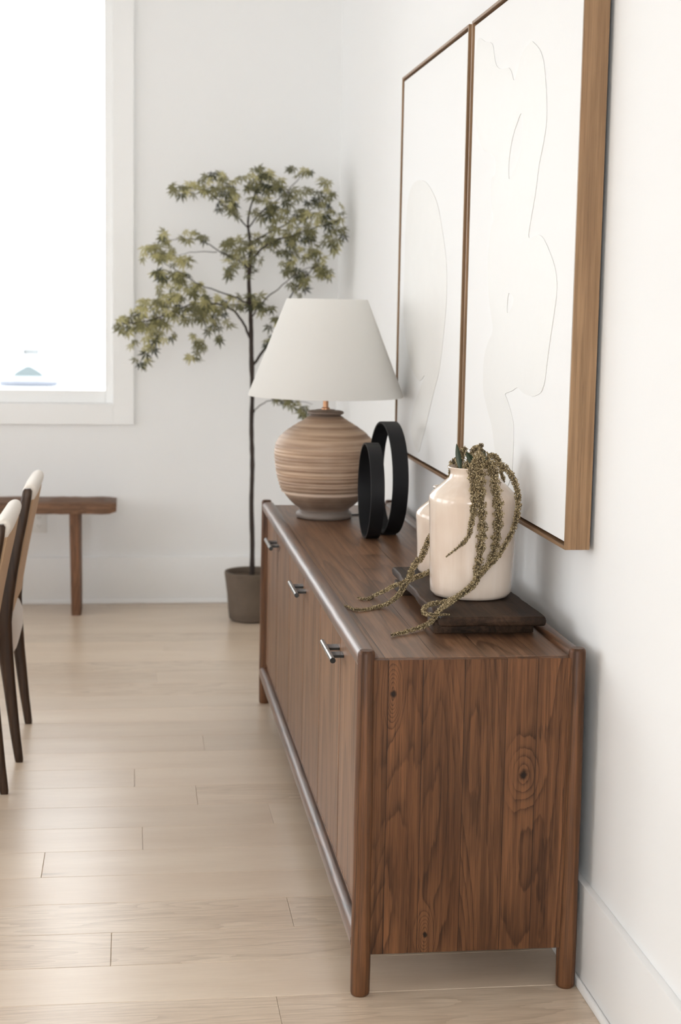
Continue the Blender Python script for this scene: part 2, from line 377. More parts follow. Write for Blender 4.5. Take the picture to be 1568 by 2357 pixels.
for cy, ww in WIN_L:
    box(bm, XL - .15, XL, prev, cy - ww / 2, -.018, ZC); prev = cy + ww / 2
    box(bm, XL - .15, XL, cy - ww / 2, cy + ww / 2, -.018, .6); box(bm, XL - .15, XL, cy - ww / 2, cy + ww / 2, 2.9, ZC)
box(bm, XL - .15, XL, prev, YB, -.018, ZC); struct('wall_left', bm, M['wall'], smooth=False)
bm = BM(); box(bm, XL, -2.8, YR - .15, YR, -.018, ZC); box(bm, .4, XW, YR - .15, YR, -.018, ZC); box(bm, -2.8, .4, YR - .15, YR, -.018, .65); box(bm, -2.8, .4, YR - .15, YR, 2.85, ZC)
struct('wall_rear', bm, M['wall'], smooth=False)
def window(name, axis, p0, p1, z0, z1, face, sgn):
    """opening p0..p1 along the wall; face = inner wall surface, sgn = direction out of the room"""
    w_ = bpy.data.objects.new(name, None); w_.empty_display_size = .1; sc.collection.objects.link(w_); w_['kind'] = 'structure'
    def bx(bm, a0, a1, d0, d1, za, zb, bev=0):
        lo, hi = sorted((face + sgn * d0, face + sgn * d1))
        if axis == 'x': box(bm, a0, a1, lo, hi, za, zb, bev)
        else: box(bm, lo, hi, a0, a1, za, zb, bev)
    w_.location = (p0, face, z0) if axis == 'x' else (face, p0, z0); ORG[w_] = Vector(w_.location)
    c = .102; bm = BM()
    bx(bm, p0 - c, p0, -.018, 0, z0 - c, z1 + c, .0015); bx(bm, p1, p1 + c, -.018, 0, z0 - c, z1 + c, .0015)
    bx(bm, p0, p1, -.018, 0, z0 - c, z0, .0015); bx(bm, p0, p1, -.018, 0, z1, z1 + c, .0015)
    obj('casing', bm, M['trim'], w_, smooth=False)
    bm = BM(); f = .04
    bx(bm, p0, p0 + f, .045, .11, z0, z1, .003); bx(bm, p1 - f, p1, .045, .11, z0, z1, .003)
    bx(bm, p0 + f, p1 - f, .045, .11, z0, z0 + .062, .003); bx(bm, p0 + f, p1 - f, .045, .11, z1 - f, z1, .003)
    if p1 - p0 > 3.3 and axis == 'x': bx(bm, (p0 + p1) / 2 - .05, (p0 + p1) / 2 + .05, .04, .115, z0 + .062, z1 - f, .003)
    obj('window_frame', bm, M['trim'], w_, smooth=False)
    bm = BM(); bx(bm, p0 + f, p1 - f, .075, .081, z0 + .062, z1 - f); obj('window_pane', bm, M['glass'], w_, smooth=False)
window('window_1', 'x', WX0, WX1, WZ0, WZ1, YB, 1)
for i, (cy, ww) in enumerate(WIN_L): window('window_%d' % (i + 2), 'y', cy - ww / 2, cy + ww / 2, .6, 2.9, XL, -1)
window('window_5', 'x', -2.8, .4, .65, 2.85, YR, -1)  # unseen rear window, added so the fill light can enter
def base(name, axis, a0, a1, face, sgn):
    bm = BM()
    def bx(d0, d1, za, zb, bev):
        lo, hi = sorted((face + sgn * d0, face + sgn * d1))
        if axis == 'y': box(bm, lo, hi, a0, a1, za, zb, bev)
        else: box(bm, a0, a1, lo, hi, za, zb, bev)
    bx(0, .018, .0, .236, .0015); bx(.018, .0275, .0, .022, .004)
    struct(name, bm, M['trim'], smooth=30)
base('baseboard_right', 'y', YR, YB, XW, -1)
base('baseboard_back', 'x', XL, XW - .0275, YB, -1)
base('baseboard_left', 'y', YR, YB, XL, 1)

# ------------------------------------------------------------------ sideboard
SB = thing('sideboard', (SBX, SBY, 0), 'long brown oak sideboard with round legs standing along the white wall', 'sideboard')
Y1, Y2 = 3.317, 5.89
def legm(x, y, r0=.0215, r1=.0185, dx=0):
    bm = BM(); prof = [(r0 - .004, .0), (r0 - .001, .003), (r0, .008)] + [(r0 + .0008 * math.sin(i), .008 + .37 * i / 6) for i in range(1, 6)] + [(r0 - .0002, .40), (r1 + .001, .60), (r1, .772), (r1 - .001, .777), (r1 - .004, .78)]
    lathe(bm, prof, x, y, 40)
    for v in bm.verts: v.co.x += dx * (v.co.z / .78)
    return bm
for i, (x_, y_) in enumerate(((.503, Y1), (.9715, Y1), (.503, Y2), (.9715, Y2))):
    obj('leg', legm(x_, y_), M['leg'], SB, origin=(x_, y_, 0))
bm = BM(); box(bm, .512, .963, 3.307, 3.329, .095, .7595, .001, 1); obj('side_panel', bm, M['panel'], SB, smooth=False)
bm = BM(); box(bm, .512, .963, Y2 - .012, Y2 + .010, .095, .7595, .001, 1); obj('side_panel', bm, M['panel'], SB, smooth=False)
bm = BM(); box(bm, .520, .968, 3.3295, Y2 - .0125, .737, .760, .0015, 1); obj('top_board', bm, M['top'], SB, smooth=False)
def railm(x, z, rx, rz, ya, yb, seed):
    bm = BM(); rr = random.Random(seed); n = 20; rows = []
    K = 26
    for j in range(K + 1):
        y_ = ya + (yb - ya) * j / K; wx, wz = rr.uniform(-.0004, .0004), rr.uniform(-.0004, .0004)
        rows.append([bm.verts.new((x + wx + rx * math.copysign(abs(math.cos(2 * PI * i / n)) ** .8, math.cos(2 * PI * i / n)), y_, z + wz + rz * math.copysign(abs(math.sin(2 * PI * i / n)) ** .8, math.sin(2 * PI * i / n)))) for i in range(n)])
    for j in range(K):
        for i in range(n):
            k = (i + 1) % n; bm.faces.new((rows[j][i], rows[j][k], rows[j + 1][k], rows[j + 1][i]))
    bm.faces.new(rows[0]); bm.faces.new(rows[-1][::-1])
    bmesh.ops.recalc_face_normals(bm, faces=bm.faces); return bm
obj('top_rail', railm(.509, .7535, .0235, .0215, Y1 + .012, Y2 - .012, 1), M['rail'], SB)
obj('back_rail', railm(.972, .7535, .0185, .0215, Y1 + .012, Y2 - .012, 2), M['rail'], SB)
obj('lower_rail', railm(.5025, .121, .0225, .0225, Y1 + .006, Y2 - .006, 3), M['rail'], SB)
bm = BM(); box(bm, .508, .960, 3.3295, Y2 - .0125, .128, .148, .001, 1); obj('bottom_board', bm, M['door'], SB, smooth=False)
bm = BM(); box(bm, .955, .963, 3.3295, Y2 - .0125, .148, .737); obj('back_board', bm, M['dark'], SB, smooth=False)
bm = BM(); box(bm, .530, .536, 3.3295, Y2 - .0125, .148, .737); obj('carcass_front', bm, M['dark'], SB, smooth=False)
seams = [3.337, 3.755, 4.175, 4.59, 5.01, 5.45, 5.872]
for i in range(6):
    a_, b_ = seams[i] + .004, seams[i + 1] - .004
    bm = BM(); box(bm, .505, .527, a_, b_, .158, .7275, .0015, 1)
    d_ = obj('door', bm, M['door'], SB, smooth=False, origin=(.505, (a_ + b_) / 2, 0.0))
    # one half bar with its flat bracket on every door, meeting its neighbour at the seam
    s = seams[i + 1] if i % 2 == 0 else seams[i]; sg = -1 if i % 2 == 0 else 1
    s -= .006
    HX, HZ = .4725, .682
    h0, h1 = sorted((s + sg * .0022, s + sg * .103)); p0, p1 = sorted((s + sg * .020, s + sg * .062))
    bm = BM(); tube(bm, [(HX, h0, HZ), (HX, h0 + .0008, HZ), (HX, h1 - .0008, HZ), (HX, h1, HZ)], [.0062, .0068, .0068, .0062], 24)
    hd = obj('handle', bm, M['gun'], d_, smooth=35)
    bm = BM(); box(bm, HX + .004, .505, p0, p1, HZ - .0033, HZ + .0033, .0005, 1); obj('bracket', bm, M['gunk'], d_, smooth=False)
    bm = BM(); e0, e1 = (h0 - .0008, h0 + .0006) if sg < 0 else (h1 - .0006, h1 + .0008); tube(bm, [(HX, e0, HZ), (HX, e1, HZ)], .0069, 24); obj('end_cap', bm, M['gunk'], d_, smooth=35); bm = BM()
    e0, e1 = (s - .0022, s) if sg < 0 else (s, s + .0022); tube(bm, [(HX, e0, HZ), (HX, e1, HZ)], .0066, 24)
    obj('spacer_ring', bm, M['gunk'], d_, smooth=35)

# ------------------------------------------------------------------ riser board
RB = thing('riser_board', (.825, 3.87, .760), 'dark rough wooden riser board on feet under the two cream jars', 'board')
bm = BM(); n = 24; rr = random.Random(4)
def rough_slab(bm, x0, x1, y0_, y1_, z0, z1, amp, nseg=26):
    per = []
    for i in range(nseg): per.append((x0, y1_ + (y0_ - y1_) * i / nseg))
    for i in range(10): per.append((x0 + (x1 - x0) * i / 10, y0_))
    for i in range(nseg): per.append((x1, y0_ + (y1_ - y0_) * i / nseg))
    for i in range(10): per.append((x1 + (x0 - x1) * i / 10, y1_))
    cx, cy = (x0 + x1) / 2, (y0_ + y1_) / 2; rows = []
    ph = [rr.uniform(-1, 1) for _ in per]; ph = [(ph[i - 1] + ph[i] + ph[(i + 1) % len(ph)]) / 2 for i in range(len(ph))]
    for z, ins in ((z0, .0045), (z0 + .003, .0015), (z0 + (z1 - z0) * .55, 0.0), (z1 - .003, .0015), (z1, .0045)):
        row = []
        for i, (px, py) in enumerate(per):
            d = Vector((px - cx, py - cy)); dx = math.copysign(1, d.x) if abs(px - x0) < 1e-6 or abs(px - x1) < 1e-6 else 0; dy = math.copysign(1, d.y) if abs(py - y0_) < 1e-6 or abs(py - y1_) < 1e-6 else 0
            q = ins - amp * ph[i] + rr.uniform(-.0006, .0006)
            row.append(bm.verts.new((px - dx * q, py - dy * q, z + (rr.uniform(-.0005, .0005) if z > z0 + .01 else 0) )))
        rows.append(row)
    for j in range(4):
        for i in range(len(per)):
            k = (i + 1) % len(per); bm.faces.new((rows[j][i], rows[j][k], rows[j + 1][k], rows[j + 1][i]))
    bm.faces.new(rows[0][::-1]); bm.faces.new(rows[-1])
rough_slab(bm, .702, .952, 3.515, 4.215, .7875, .8095, .003); obj('board', bm, M['riser'], RB, smooth=25)
for ya, yb in ((3.572, 3.66), (4.05, 4.14)):
    bm = BM(); box(bm, .700, .938, ya, yb, .7602, .788, .002, 2); obj('foot', bm, M['riser'], RB, smooth=25)

# ------------------------------------------------------------------ jars
def jar(name, cx, cy, zb, R, rr_, rn, zs, zr, label, cat, lean=0):
    J = thing(name, (cx, cy, zb), label, cat, None)
    H = zs - zb; pr = [(R * .90 - .012, zb + .0003), (R * .90 - .004, zb + .002), (R * .925, zb + .011), (R * .935, zb + .03), (R * .965, zb + H * .5), (R * .99, zs - .02), (R, zs - .008)]
    pr += [(R - .002, zs + .002), (R - .0075, zs + .0095)]
    zn = zr - .018
    pr += [(R - .0075 + (rn + .003 - R + .0075) * t, zs + .0095 + (zn - .010 - zs - .0095) * (t ** .92)) for t in (.25, .5, .75, 1)]
    pr += [(rn, zn), (rn + .0005, zn + .006), (rr_ - .003, zr - .006), (rr_, zr - .002), (rr_ - .0015, zr), (rr_ - .005, zr - .0005), (rr_ - .008, zr - .007), (rn - .006, zn), (rn - .004, zn - .012), (R * .7, zs), (R - .01, zs - .02), (R * .9, zb + .06), (R * .86, zb + .01), (.002, zb + .008)]
    bm = BM(); lathe(bm, pr, cx, cy, 96, cap1=True, wob=lambda a, z: .0007 * math.sin(3 * a + z * 30) + .0004 * math.sin(5 * a - z * 60))
    obj('jar_body', bm, M['jar'], J, smooth=50); return J
J1 = jar('jar', .834, 3.800, .810, .1085, .0665, .0590, 1.056, 1.129, 'tall cream glazed jar holding drooping dried amaranth on the dark board', 'jar')
J2 = jar('jar', .846, 4.112, .810, .0955, .052, .0455, .973, 1.043, 'smaller empty cream glazed jar on the board behind the tall one', 'jar')

# ------------------------------------------------------------------ dried amaranth
t1 = [[.819,3.7398,1.1421,.0115],[.8126,3.7177,1.1245,.0125],[.8132,3.7022,1.0969,.0114],[.8132,3.6899,1.0784,.0114],[.8111,3.6822,1.0585,.0093],[.809,3.6826,1.026,.0083],[.8043,3.6817,.9947,.0073],[.8005,3.6806,.9749,.0062],[.7881,3.6848,.9575,.0052],[.773,3.692,.9416,.0036],[.7508,3.708,.919,.0016]]
t2 = [[.8403,3.7707,1.1571,.0127],[.8327,3.735,1.149,.0147],[.8285,3.7122,1.1209,.0146],[.8287,3.7001,1.0971,.0125],[.8262,3.6853,1.0727,.0125],[.8287,3.6781,1.0423,.0114],[.8305,3.678,1.014,.0114],[.8324,3.678,.9868,.0125],[.8291,3.6781,.9563,.0114],[.8277,3.6782,.931,.0104],[.8243,3.6784,.9046,.0094],[.8196,3.6788,.8855,.0094],[.8195,3.6758,.8681,.0083],[.7946,3.6657,.8458,.0073],[.7673,3.6546,.8312,.0062],[.7327,3.6276,.824,.0062],[.7004,3.633,.818,.0062],[.6752,3.5807,.817,.0051],[.6689,3.5243,.817,.005],[.6916,3.5157,.817,.004],[.7273,3.5316,.814,.0015]]
t3 = [[.8544,3.7544,1.1418,.0127],[.8645,3.7261,1.1279,.0136],[.8648,3.7049,1.1008,.0125],[.8676,3.69,1.0722,.0135],[.87,3.6834,1.0458,.0114],[.8722,3.6841,1.0174,.0125],[.8698,3.6834,.9859,.0115],[.8671,3.6826,.9618,.0115],[.8634,3.6816,.9367,.0104],[.8558,3.68,.9169,.0094],[.8421,3.6763,.8985,.0083],[.8268,3.6722,.8824,.0083],[.8155,3.6663,.8614,.0083],[.7916,3.6561,.8444,.0073],[.7625,3.6458,.8276,.0072],[.7161,3.5441,.83,.006],[.697,3.5184,.823,.006],[.6934,3.56,.7953,.0061],[.6844,3.6081,.772,.0061],[.6375,3.5699,.767,.0051],[.5934,3.538,.765,.004]]
t4 = [[.8662,3.7494,1.1424,.0095],[.8867,3.7398,1.1381,.0095],[.9022,3.74,1.1265,.0084],[.9118,3.72,1.1119,.0084],[.9198,3.71,1.0898,.0084],[.9213,3.7,1.0668,.0084],[.9232,3.7,1.0415,.0084],[.9199,3.7,1.013,.0073],[.9097,3.69,.987,.0073],[.8964,3.685,.9635,.0073],[.8811,3.68,.939,.0063],[.8666,3.67,.9206,.0062],[.8394,3.655,.899,.0052],[.824,3.65,.8832,.0041]]
t5 = [[.8645,3.8,1.1478,.0085],[.8787,3.82,1.1523,.0075],[.8943,3.84,1.1504,.0076],[.9093,3.86,1.1365,.0076],[.9178,3.875,1.1197,.0055],[.9217,3.88,1.1049,.0055],[.9277,3.885,1.0911,.0055],[.9338,3.89,1.0796,.0022]]
t6 = [[.7935,3.85,1.136,.0097],[.7945,3.88,1.1187,.0076],[.7968,3.9,1.1023,.0066],[.7948,3.91,1.0858,.0066],[.7868,3.93,1.0302,.0077],[.7725,3.93,.9745,.0077],[.7476,3.9,.9355,.0088],[.7354,3.88,.9209,.0087],[.7202,3.86,.8943,.0087],[.7014,3.84,.8823,.0087],[.6874,3.82,.8639,.0086],[.6756,3.8,.8446,.0075],[.6625,3.8,.8251,.0075],[.6592,3.82,.8084,.0075],[.6406,3.85,.7819,.0054],[.6217,3.8814,.766,.0055],[.5815,3.8486,.765,.0043],[.5524,3.8442,.765,.0043],[.5338,3.901,.764,.0022]]
t7 = [[.801,3.86,1.1371,.0087],[.8096,3.93,1.1024,.0077],[.8126,3.96,1.0488,.0067],[.8039,3.96,.9477,.0067],[.7818,3.94,.8664,.0067],[.7498,3.9,.8509,.0066],[.7081,3.86,.8437,.0065],[.6812,3.85,.8346,.0065],[.6552,3.88,.8182,.0055],[.642,3.95,.792,.005],[.625,4.0199,.766,.0045],[.6009,3.9808,.765,.0045],[.5806,4.0049,.764,.0023]]

def tassel(pts, parent, seed, dens=1.0):
    rr = random.Random(seed); P = [Vector(q[:3]) for q in pts]; C = catmull(P, 5)
    rads = []
    for i in range(len(pts) - 1):
        for k in range(5): rads.append(pts[i][3] + (pts[i + 1][3] - pts[i][3]) * k / 5)
    rads.append(pts[-1][3])
    L = [0]
    for i in range(1, len(C)): L.append(L[-1] + (C[i] - C[i - 1]).length)
    rads = [r * .86 * (1 + (.30 if r > .0088 else .12) * math.sin(l * 2 * PI / .027 + seed + math.sin(l * 90 + seed))) for r, l in zip(rads, L)]
    bm = BM(); lay = bm.faces.layers.float.new('tone')
    tube(bm, C, [r * .52 for r in rads], 7)
    for f in bm.faces: f[lay] = .05
    ico = [Vector(v) for v in ((0, 0, 1), (1, 0, 0), (0, 1, 0), (-1, 0, 0), (0, -1, 0), (0, 0, -1))]
    fc = ((0, 1, 2), (0, 2, 3), (0, 3, 4), (0, 4, 1), (5, 2, 1), (5, 3, 2), (5, 4, 3), (5, 1, 4))
    for i in range(len(C) - 1):
        d = C[i + 1] - C[i]; l = d.length
        if l < 1e-6: continue
        dn = d.normalized(); s = dn.cross(Vector((.3, .2, 1))).normalized(); t = s.cross(dn); r = rads[i]
        cnt = int(l * r * 2 * PI / (.0023 ** 2) * .8 * dens) + 1
        for _ in range(cnt):
            u = rr.random(); a = rr.random() * 2 * PI; q = r * (.5 + .62 * rr.random() ** .8)
            c = C[i] + d * u + (s * math.cos(a) + t * math.sin(a)) * q
            e = rr.uniform(.0009, .0017) * (1 if r > .004 else .75)
            M3 = Matrix.Rotation(rr.random() * 6, 3, Vector((rr.uniform(-1, 1), rr.uniform(-1, 1), rr.uniform(-1, 1))).normalized())
            vs = [bm.verts.new(c + M3 @ Vector((v.x * e, v.y * e, v.z * e * 1.5))) for v in ico]
            tv = min(1, max(0, rr.gauss(.5, .3) + .25 * (q / r - .85)))
            for f in fc:
                F = bm.faces.new([vs[k] for k in f]); F[lay] = tv
    return obj('flower_tassel', bm, M['amar'], parent, smooth=False)
A1 = thing('amaranth_branch', (.84, 3.78, 1.06), 'dried amaranth branch with tassels hanging down the front of the tall cream jar', 'dried flowers')
A2 = thing('amaranth_branch', (.80, 3.86, 1.06), 'dried amaranth branch with two thin tassels trailing left onto the sideboard top', 'dried flowers')
for i, t_ in enumerate((t1, t2, t3, t4, t5)): tassel(t_, A1, 10 + i)
for i, t_ in enumerate((t6, t7)): tassel(t_, A2, 20 + i)
# clumps gathered at the mouth of the jar
mass = [(A1, [(.832, 3.80, 1.07, .010), (.832, 3.79, 1.12, .013), (.842, 3.785, 1.155, .015), (.853, 3.785, 1.172, .014)]),
        (A1, [(.85, 3.80, 1.07, .009), (.856, 3.79, 1.12, .012), (.862, 3.78, 1.148, .011)]),
        (A1, [(.826, 3.77, 1.10, .010), (.826, 3.765, 1.135, .013), (.829, 3.760, 1.158, .012)]),
        (A2, [(.806, 3.82, 1.07, .010), (.803, 3.83, 1.12, .012), (.808, 3.83, 1.155, .013), (.816, 3.82, 1.172, .010)]),
        (A2, [(.812, 3.80, 1.09, .010), (.816, 3.79, 1.125, .012), (.819, 3.79, 1.148, .009)]),
        (A1, [(.838, 3.85, 1.09, .008), (.836, 3.85, 1.15, .008), (.845, 3.84, 1.168, .009), (.856, 3.82, 1.178, .011)])]
for i, (p_, q) in enumerate(mass): tassel(q, p_, 40 + i)
for p_ in (A1, A2):
    bm = BM()
    o_ = ORG[p_]; tube(bm, catmull([(o_.x - .02, o_.y + .03, .83), (o_.x - .01, o_.y + .01, .95), (o_.x, o_.y, 1.10)], 4), .0028, 8); obj('stem', bm, M['sleaf'], p_)
def blade(parent, p0, p1, wdt, seed, lift=.004):
    rr = random.Random(seed); p0, p1 = Vector(p0), Vector(p1); d = p1 - p0; s = d.cross(Vector((.1, 1, .15))).normalized(); nrm = s.cross(d).normalized()
    bm = BM(); lay = bm.faces.layers.float.new('tone'); K = 10; rows = []
    for i in range(K + 1):
        t = i / K; w_ = wdt * math.sin(PI * min(1, t * .93 + .07)) ** .8 * (1 - t * .25) + .0003; c = p0 + d * t + nrm * lift * math.sin(t * PI)
        rows.append([bm.verts.new(c - s * w_), bm.verts.new(c - nrm * w_ * .28), bm.verts.new(c + s * w_)])
    for i in range(K):
        for j in range(2):
            f = bm.faces.new((rows[i][j], rows[i][j + 1], rows[i + 1][j + 1], rows[i + 1][j])); f[lay] = .35 + .4 * j
    r = bmesh.ops.solidify(bm, geom=bm.faces[:], thickness=.0005)
    obj('leaf', bm, M['sleaf'], parent, smooth=60)
blade(A2, at(1060, 1080, 3.79), at(1051, 1021, 3.79), .0075, 1)
blade(A2, at(1094, 1074, 3.765), at(1073, 1040, 3.75), .0085, 2)
blade(A1, at(1114, 1066, 3.76), at(1113, 1037, 3.77), .0085, 3)

# ------------------------------------------------------------------ ring sculptures
def ringm(cx, cy, R, th, wd, t, zb=.7603):
    bm = BM(); n = 96; nx, ny = math.cos(th), -math.sin(th); tx, ty = math.sin(th), math.cos(th); rows = []
    for i in range(n):
        a = 2 * PI * i / n; row = []
        for (dr, dw) in ((0, -wd / 2 + .0008), (0, wd / 2 - .0008), (-.0008, wd / 2), (-t + .0008, wd / 2), (-t, wd / 2 - .0008), (-t, -wd / 2 + .0008), (-t + .0008, -wd / 2), (-.0008, -wd / 2)):
            rr_ = R + dr; u = rr_ * math.sin(a); z = zb + R - .0015 - rr_ * math.cos(a); z = max(z, zb)
            row.append(bm.verts.new((cx + tx * u + nx * dw, cy + ty * u + ny * dw, z)))
        rows.append(row)
    for j in range(n):
        for i in range(8):
            k = (i + 1) % 8; jj = (j + 1) % n; bm.faces.new((rows[j][i], rows[j][k], rows[jj][k], rows[jj][i]))
    bmesh.ops.recalc_face_normals(bm, faces=bm.faces); return bm
RD = math.radians
p = at(854, 1130, 5.075); S1 = thing('ring_sculpture', (p.x, p.y, .76), 'smaller black ring standing on edge, nearer the front of the sideboard', 'sculpture', None)
obj('ring', ringm(p.x, p.y, .156, RD(.3), .044, .0065), M['black'], S1, smooth=30)
bm = BM(); box(bm, p.x - .017, p.x + .017, p.y - .022, p.y + .022, .7602, .7650, .001, 1); obj('foot', bm, M['black'], S1, smooth=False)
p = at(893, 1100, 5.175); S2 = thing('ring_sculpture', (p.x, p.y, .76), 'larger black ring standing on edge behind the smaller ring, by the wall', 'sculpture', None)
obj('ring', ringm(p.x, p.y, .187, RD(-3.8), .052, .0075), M['black'], S2, smooth=30)
bm = BM(); box(bm, p.x - .026, p.x + .026, p.y - .040, p.y + .030, .7602, .7680, .001, 1); obj('foot', bm, M['black'], S2, smooth=False)

# ------------------------------------------------------------------ table lamp
LX, LY = .679, 5.555
LP = thing('table_lamp', (LX, LY, .76), 'brown ribbed ceramic table lamp with a white tapered shade on the sideboard', 'lamp')
def lz(z): return z + (1.528 - z) * .017
prof = [(.090, .7603), (.097, .763), (.0995, .770), (.0985, .779), (.092, .7845), (.0865, .789), (.0885, .795), (.106, .807), (.122, .822), (.1355, .8375), (.1405, .8455), (.1430, .8500), (.1425, .8545), (.1450, .860)]
zz = .868
import math as _m
pts_ = [(.1505, .870), (.1600, .895), (.1685, .925), (.1745, .955), (.1780, .985), (.1792, 1.015), (.1755, 1.040), (.1640, 1.062), (.1420, 1.084), (.1136, 1.104), (.0757, 1.127), (.0620, 1.137)]
fine = []
for i in range(len(pts_) - 1):
    for k in range(9):
        t = k / 9; r = pts_[i][0] * (1 - t) + pts_[i + 1][0] * t; z = pts_[i][1] * (1 - t) + pts_[i + 1][1] * t
        amp = .0014 if z < 1.03 else .0006
        fine.append((r + amp * (_m.sin(z * 520) + .5 * _m.sin(z * 1130)), z))
prof += fine + [(.0600, 1.139), (.0540, 1.118 + .024), (.0535, 1.144), (.0590, 1.1465), (.0645, 1.149), (.0650, 1.153), (.0630, 1.1565), (.054, 1.159), (.034, 1.160), (.033, 1.1625), (.012, 1.163)]
prof = [(r, z if z < .87 else z - .018) for r, z in prof]
prof = [q for i, q in enumerate(prof) if i == 0 or q[1] > prof[i - 1][1] + 1e-5]
bm = BM(); lathe(bm, prof, LX, LY, 112); obj('lamp_base', bm, M['lampc'], LP, smooth=50)
bm = BM(); lathe(bm, [(.015, 1.142), (.015, 1.150), (.0096, 1.153), (.0096, 1.30)], LX, LY, 24); obj('neck', bm, M['copper'], LP)
bm = BM(); lathe(bm, [(.018, 1.28), (.02, 1.285), (.02, 1.33), (.016, 1.335)], LX, LY, 24); tube(bm, [(LX - .138, LY, 1.527), (LX + .138, LY, 1.527)], .0018, 8); tube(bm, [(LX, LY - .138, 1.527), (LX, LY + .138, 1.527)], .0018, 8); tube(bm, [(LX, LY, 1.33), (LX, LY, 1.527)], .003, 8)
obj('shade_holder', bm, M['copper'], LP)
bm = BM(); RB_, RT_, ZB_, ZT_ = .2735, .142, 1.192, 1.531
lathe(bm, [(RB_, ZB_), (RB_ + .0006, ZB_ + .002), (RT_ + .0006, ZT_ - .002), (RT_, ZT_), (RT_ - .002, ZT_ - .0005), (RT_ - .0022, ZT_ - .003), (RB_ - .0022, ZB_ + .003), (RB_ - .002, ZB_ + .0005)], LX, LY, 128, False, False)
rows_ = bm.verts[:] ; bm.verts.ensure_lookup_table(); nn = 128
for i in range(nn): bm.faces.new((bm.verts[7 * nn + i], bm.verts[7 * nn + (i + 1) % nn], bm.verts[(i + 1) % nn], bm.verts[i]))
bmesh.ops.recalc_face_normals(bm, faces=bm.faces); obj('lamp_shade', bm, M['shade'], LP, smooth=50)
bm = BM(); tube(bm, catmull([(LX + .085, LY + .02, .7665), (.80, 5.60, .7635), (.87, 5.66, .7635), (.915, 5.80, .7635), (.925, 5.84, .7635)], 8), .003, 8)
cdl = obj('lamp_cord', bm, M['cord'], LP)
bm = BM(); tube(bm, [(.868, 5.655, .768), (.874, 5.668, .768), (.893, 5.715, .768), (.897, 5.725, .768)], [.005, .0085, .0085, .005], 10); obj('cord_switch', bm, M['cord'], cdl)

# ------------------------------------------------------------------ framed paintings
XF, XBK = .9555, 1.0125
def painting(name, ya, yb, label, group=None):
    z0, z1 = .9855, 2.3155; T = thing(name, (XBK, (ya + yb) / 2, (z0 + z1) / 2), label, 'painting', group)
    fw = .008
    for q0, q1 in ((ya, ya + fw), (yb - fw, yb)):
        bm = BM(); box(bm, XF, XBK, q0, q1, z0, z1, .0006, 1); obj('frame_side', bm, M['frame'], T, smooth=False)
    for q0, q1 in ((z0, z0 + fw), (z1 - fw, z1)):
        bm = BM(); box(bm, XF, XBK, ya + fw, yb - fw, q0, q1, .0006, 1); obj('frame_rail', bm, M['frameh'], T, smooth=False)
    bm = BM(); box(bm, XF + .030, XF + .034, ya + fw, yb - fw, z0 + fw, z1 - fw); obj('backing', bm, M['gap'], T, smooth=False)
    g = fw + .007; bm = BM(); box(bm, XF + .0058, XF + .030, ya + g, yb - g, z0 + g, z1 - g, .001, 2); c = obj('canvas', bm, M['canvas'], T, smooth=False)
    return T, c
def stroke(outer, holes, parent, mat, th=.0014):
    bm = BM(); edges = []
    for L in [outer] + holes:
        n = len(L); S = []
        for i in range(n):
            a_, b_, c_, d_ = (Vector(L[(i + k) % n]) for k in (-1, 0, 1, 2))
            for k in range(3):
                t = k / 3; S.append(.5 * ((2 * b_) + (c_ - a_) * t + (2 * a_ - 5 * b_ + 4 * c_ - d_) * t * t + (3 * b_ - a_ - 3 * c_ + d_) * t ** 3))
        vs = [bm.verts.new((XF + .0055, q[0], q[1])) for q in S]
        edges += [bm.edges.new((vs[i], vs[(i + 1) % len(vs)])) for i in range(len(vs))]
    bmesh.ops.triangle_fill(bm, use_beauty=True, edges=edges)
    r = bmesh.ops.extrude_face_region(bm, geom=bm.faces[:]); vs = [v for v in r['geom'] if isinstance(v, bmesh.types.BMVert)]
    bmesh.ops.translate(bm, verts=vs, vec=(-th, 0, 0)); bmesh.ops.recalc_face_normals(bm, faces=bm.faces)
    obj('brush_stroke', bm, mat, parent, smooth=False)
ART_A = [(4.466,2.258),(4.494,2.242),(4.513,2.191),(4.506,2.105),(4.499,2.051),(4.429,1.98),(4.364,1.943),(4.266,1.924),(4.218,1.905),(4.213,1.869),(4.257,1.856),(4.254,1.794),(4.218,1.754),(4.246,1.725),(4.271,1.667),(4.269,1.615),(4.249,1.543),(4.215,1.496),(4.189,1.454),(4.248,1.417),(4.286,1.375),(4.292,1.314),(4.274,1.278),(4.237,1.249),(4.227,1.239),(4.169,1.201),(4.127,1.146),(4.088,1.102),(4.064,1.053),(4.011,1.025),(3.967,1.061),(3.946,1.076),(3.923,1.11),(3.921,1.211),(3.945,1.243),(3.971,1.263),(4.005,1.283),(4.023,1.295),(3.953,1.306),(3.893,1.318),(3.833,1.308),(3.746,1.305),(3.672,1.317),(3.647,1.331),(3.63,1.352),(3.607,1.421),(3.571,1.503),(3.554,1.551),(3.559,1.587),(3.595,1.626),(3.681,1.677),(3.741,1.69),(3.826,1.686),(3.821,1.718),(3.781,1.785),(3.753,1.853),(3.717,1.903),(3.698,1.946),(3.7,1.99),(3.718,2.045),(3.742,2.093),(3.783,2.125),(3.845,2.151),(3.876,2.156),(3.951,2.141),(3.995,2.11),(4.033,2.086),(4.061,2.109),(4.097,2.126),(4.176,2.134),(4.232,2.148),(4.263,2.173),(4.296,2.216),(4.384,2.235)]
ART_H1 = [(3.948,1.995),(3.986,1.976),(4.023,1.951),(4.052,1.915),(4.064,1.877),(4.055,1.843),(4.011,1.857),(3.95,1.891),(3.924,1.932),(3.922,1.979)]
ART_H2 = [(4.02,1.553),(3.965,1.541),(3.977,1.521),(4.022,1.502),(4.034,1.514)]
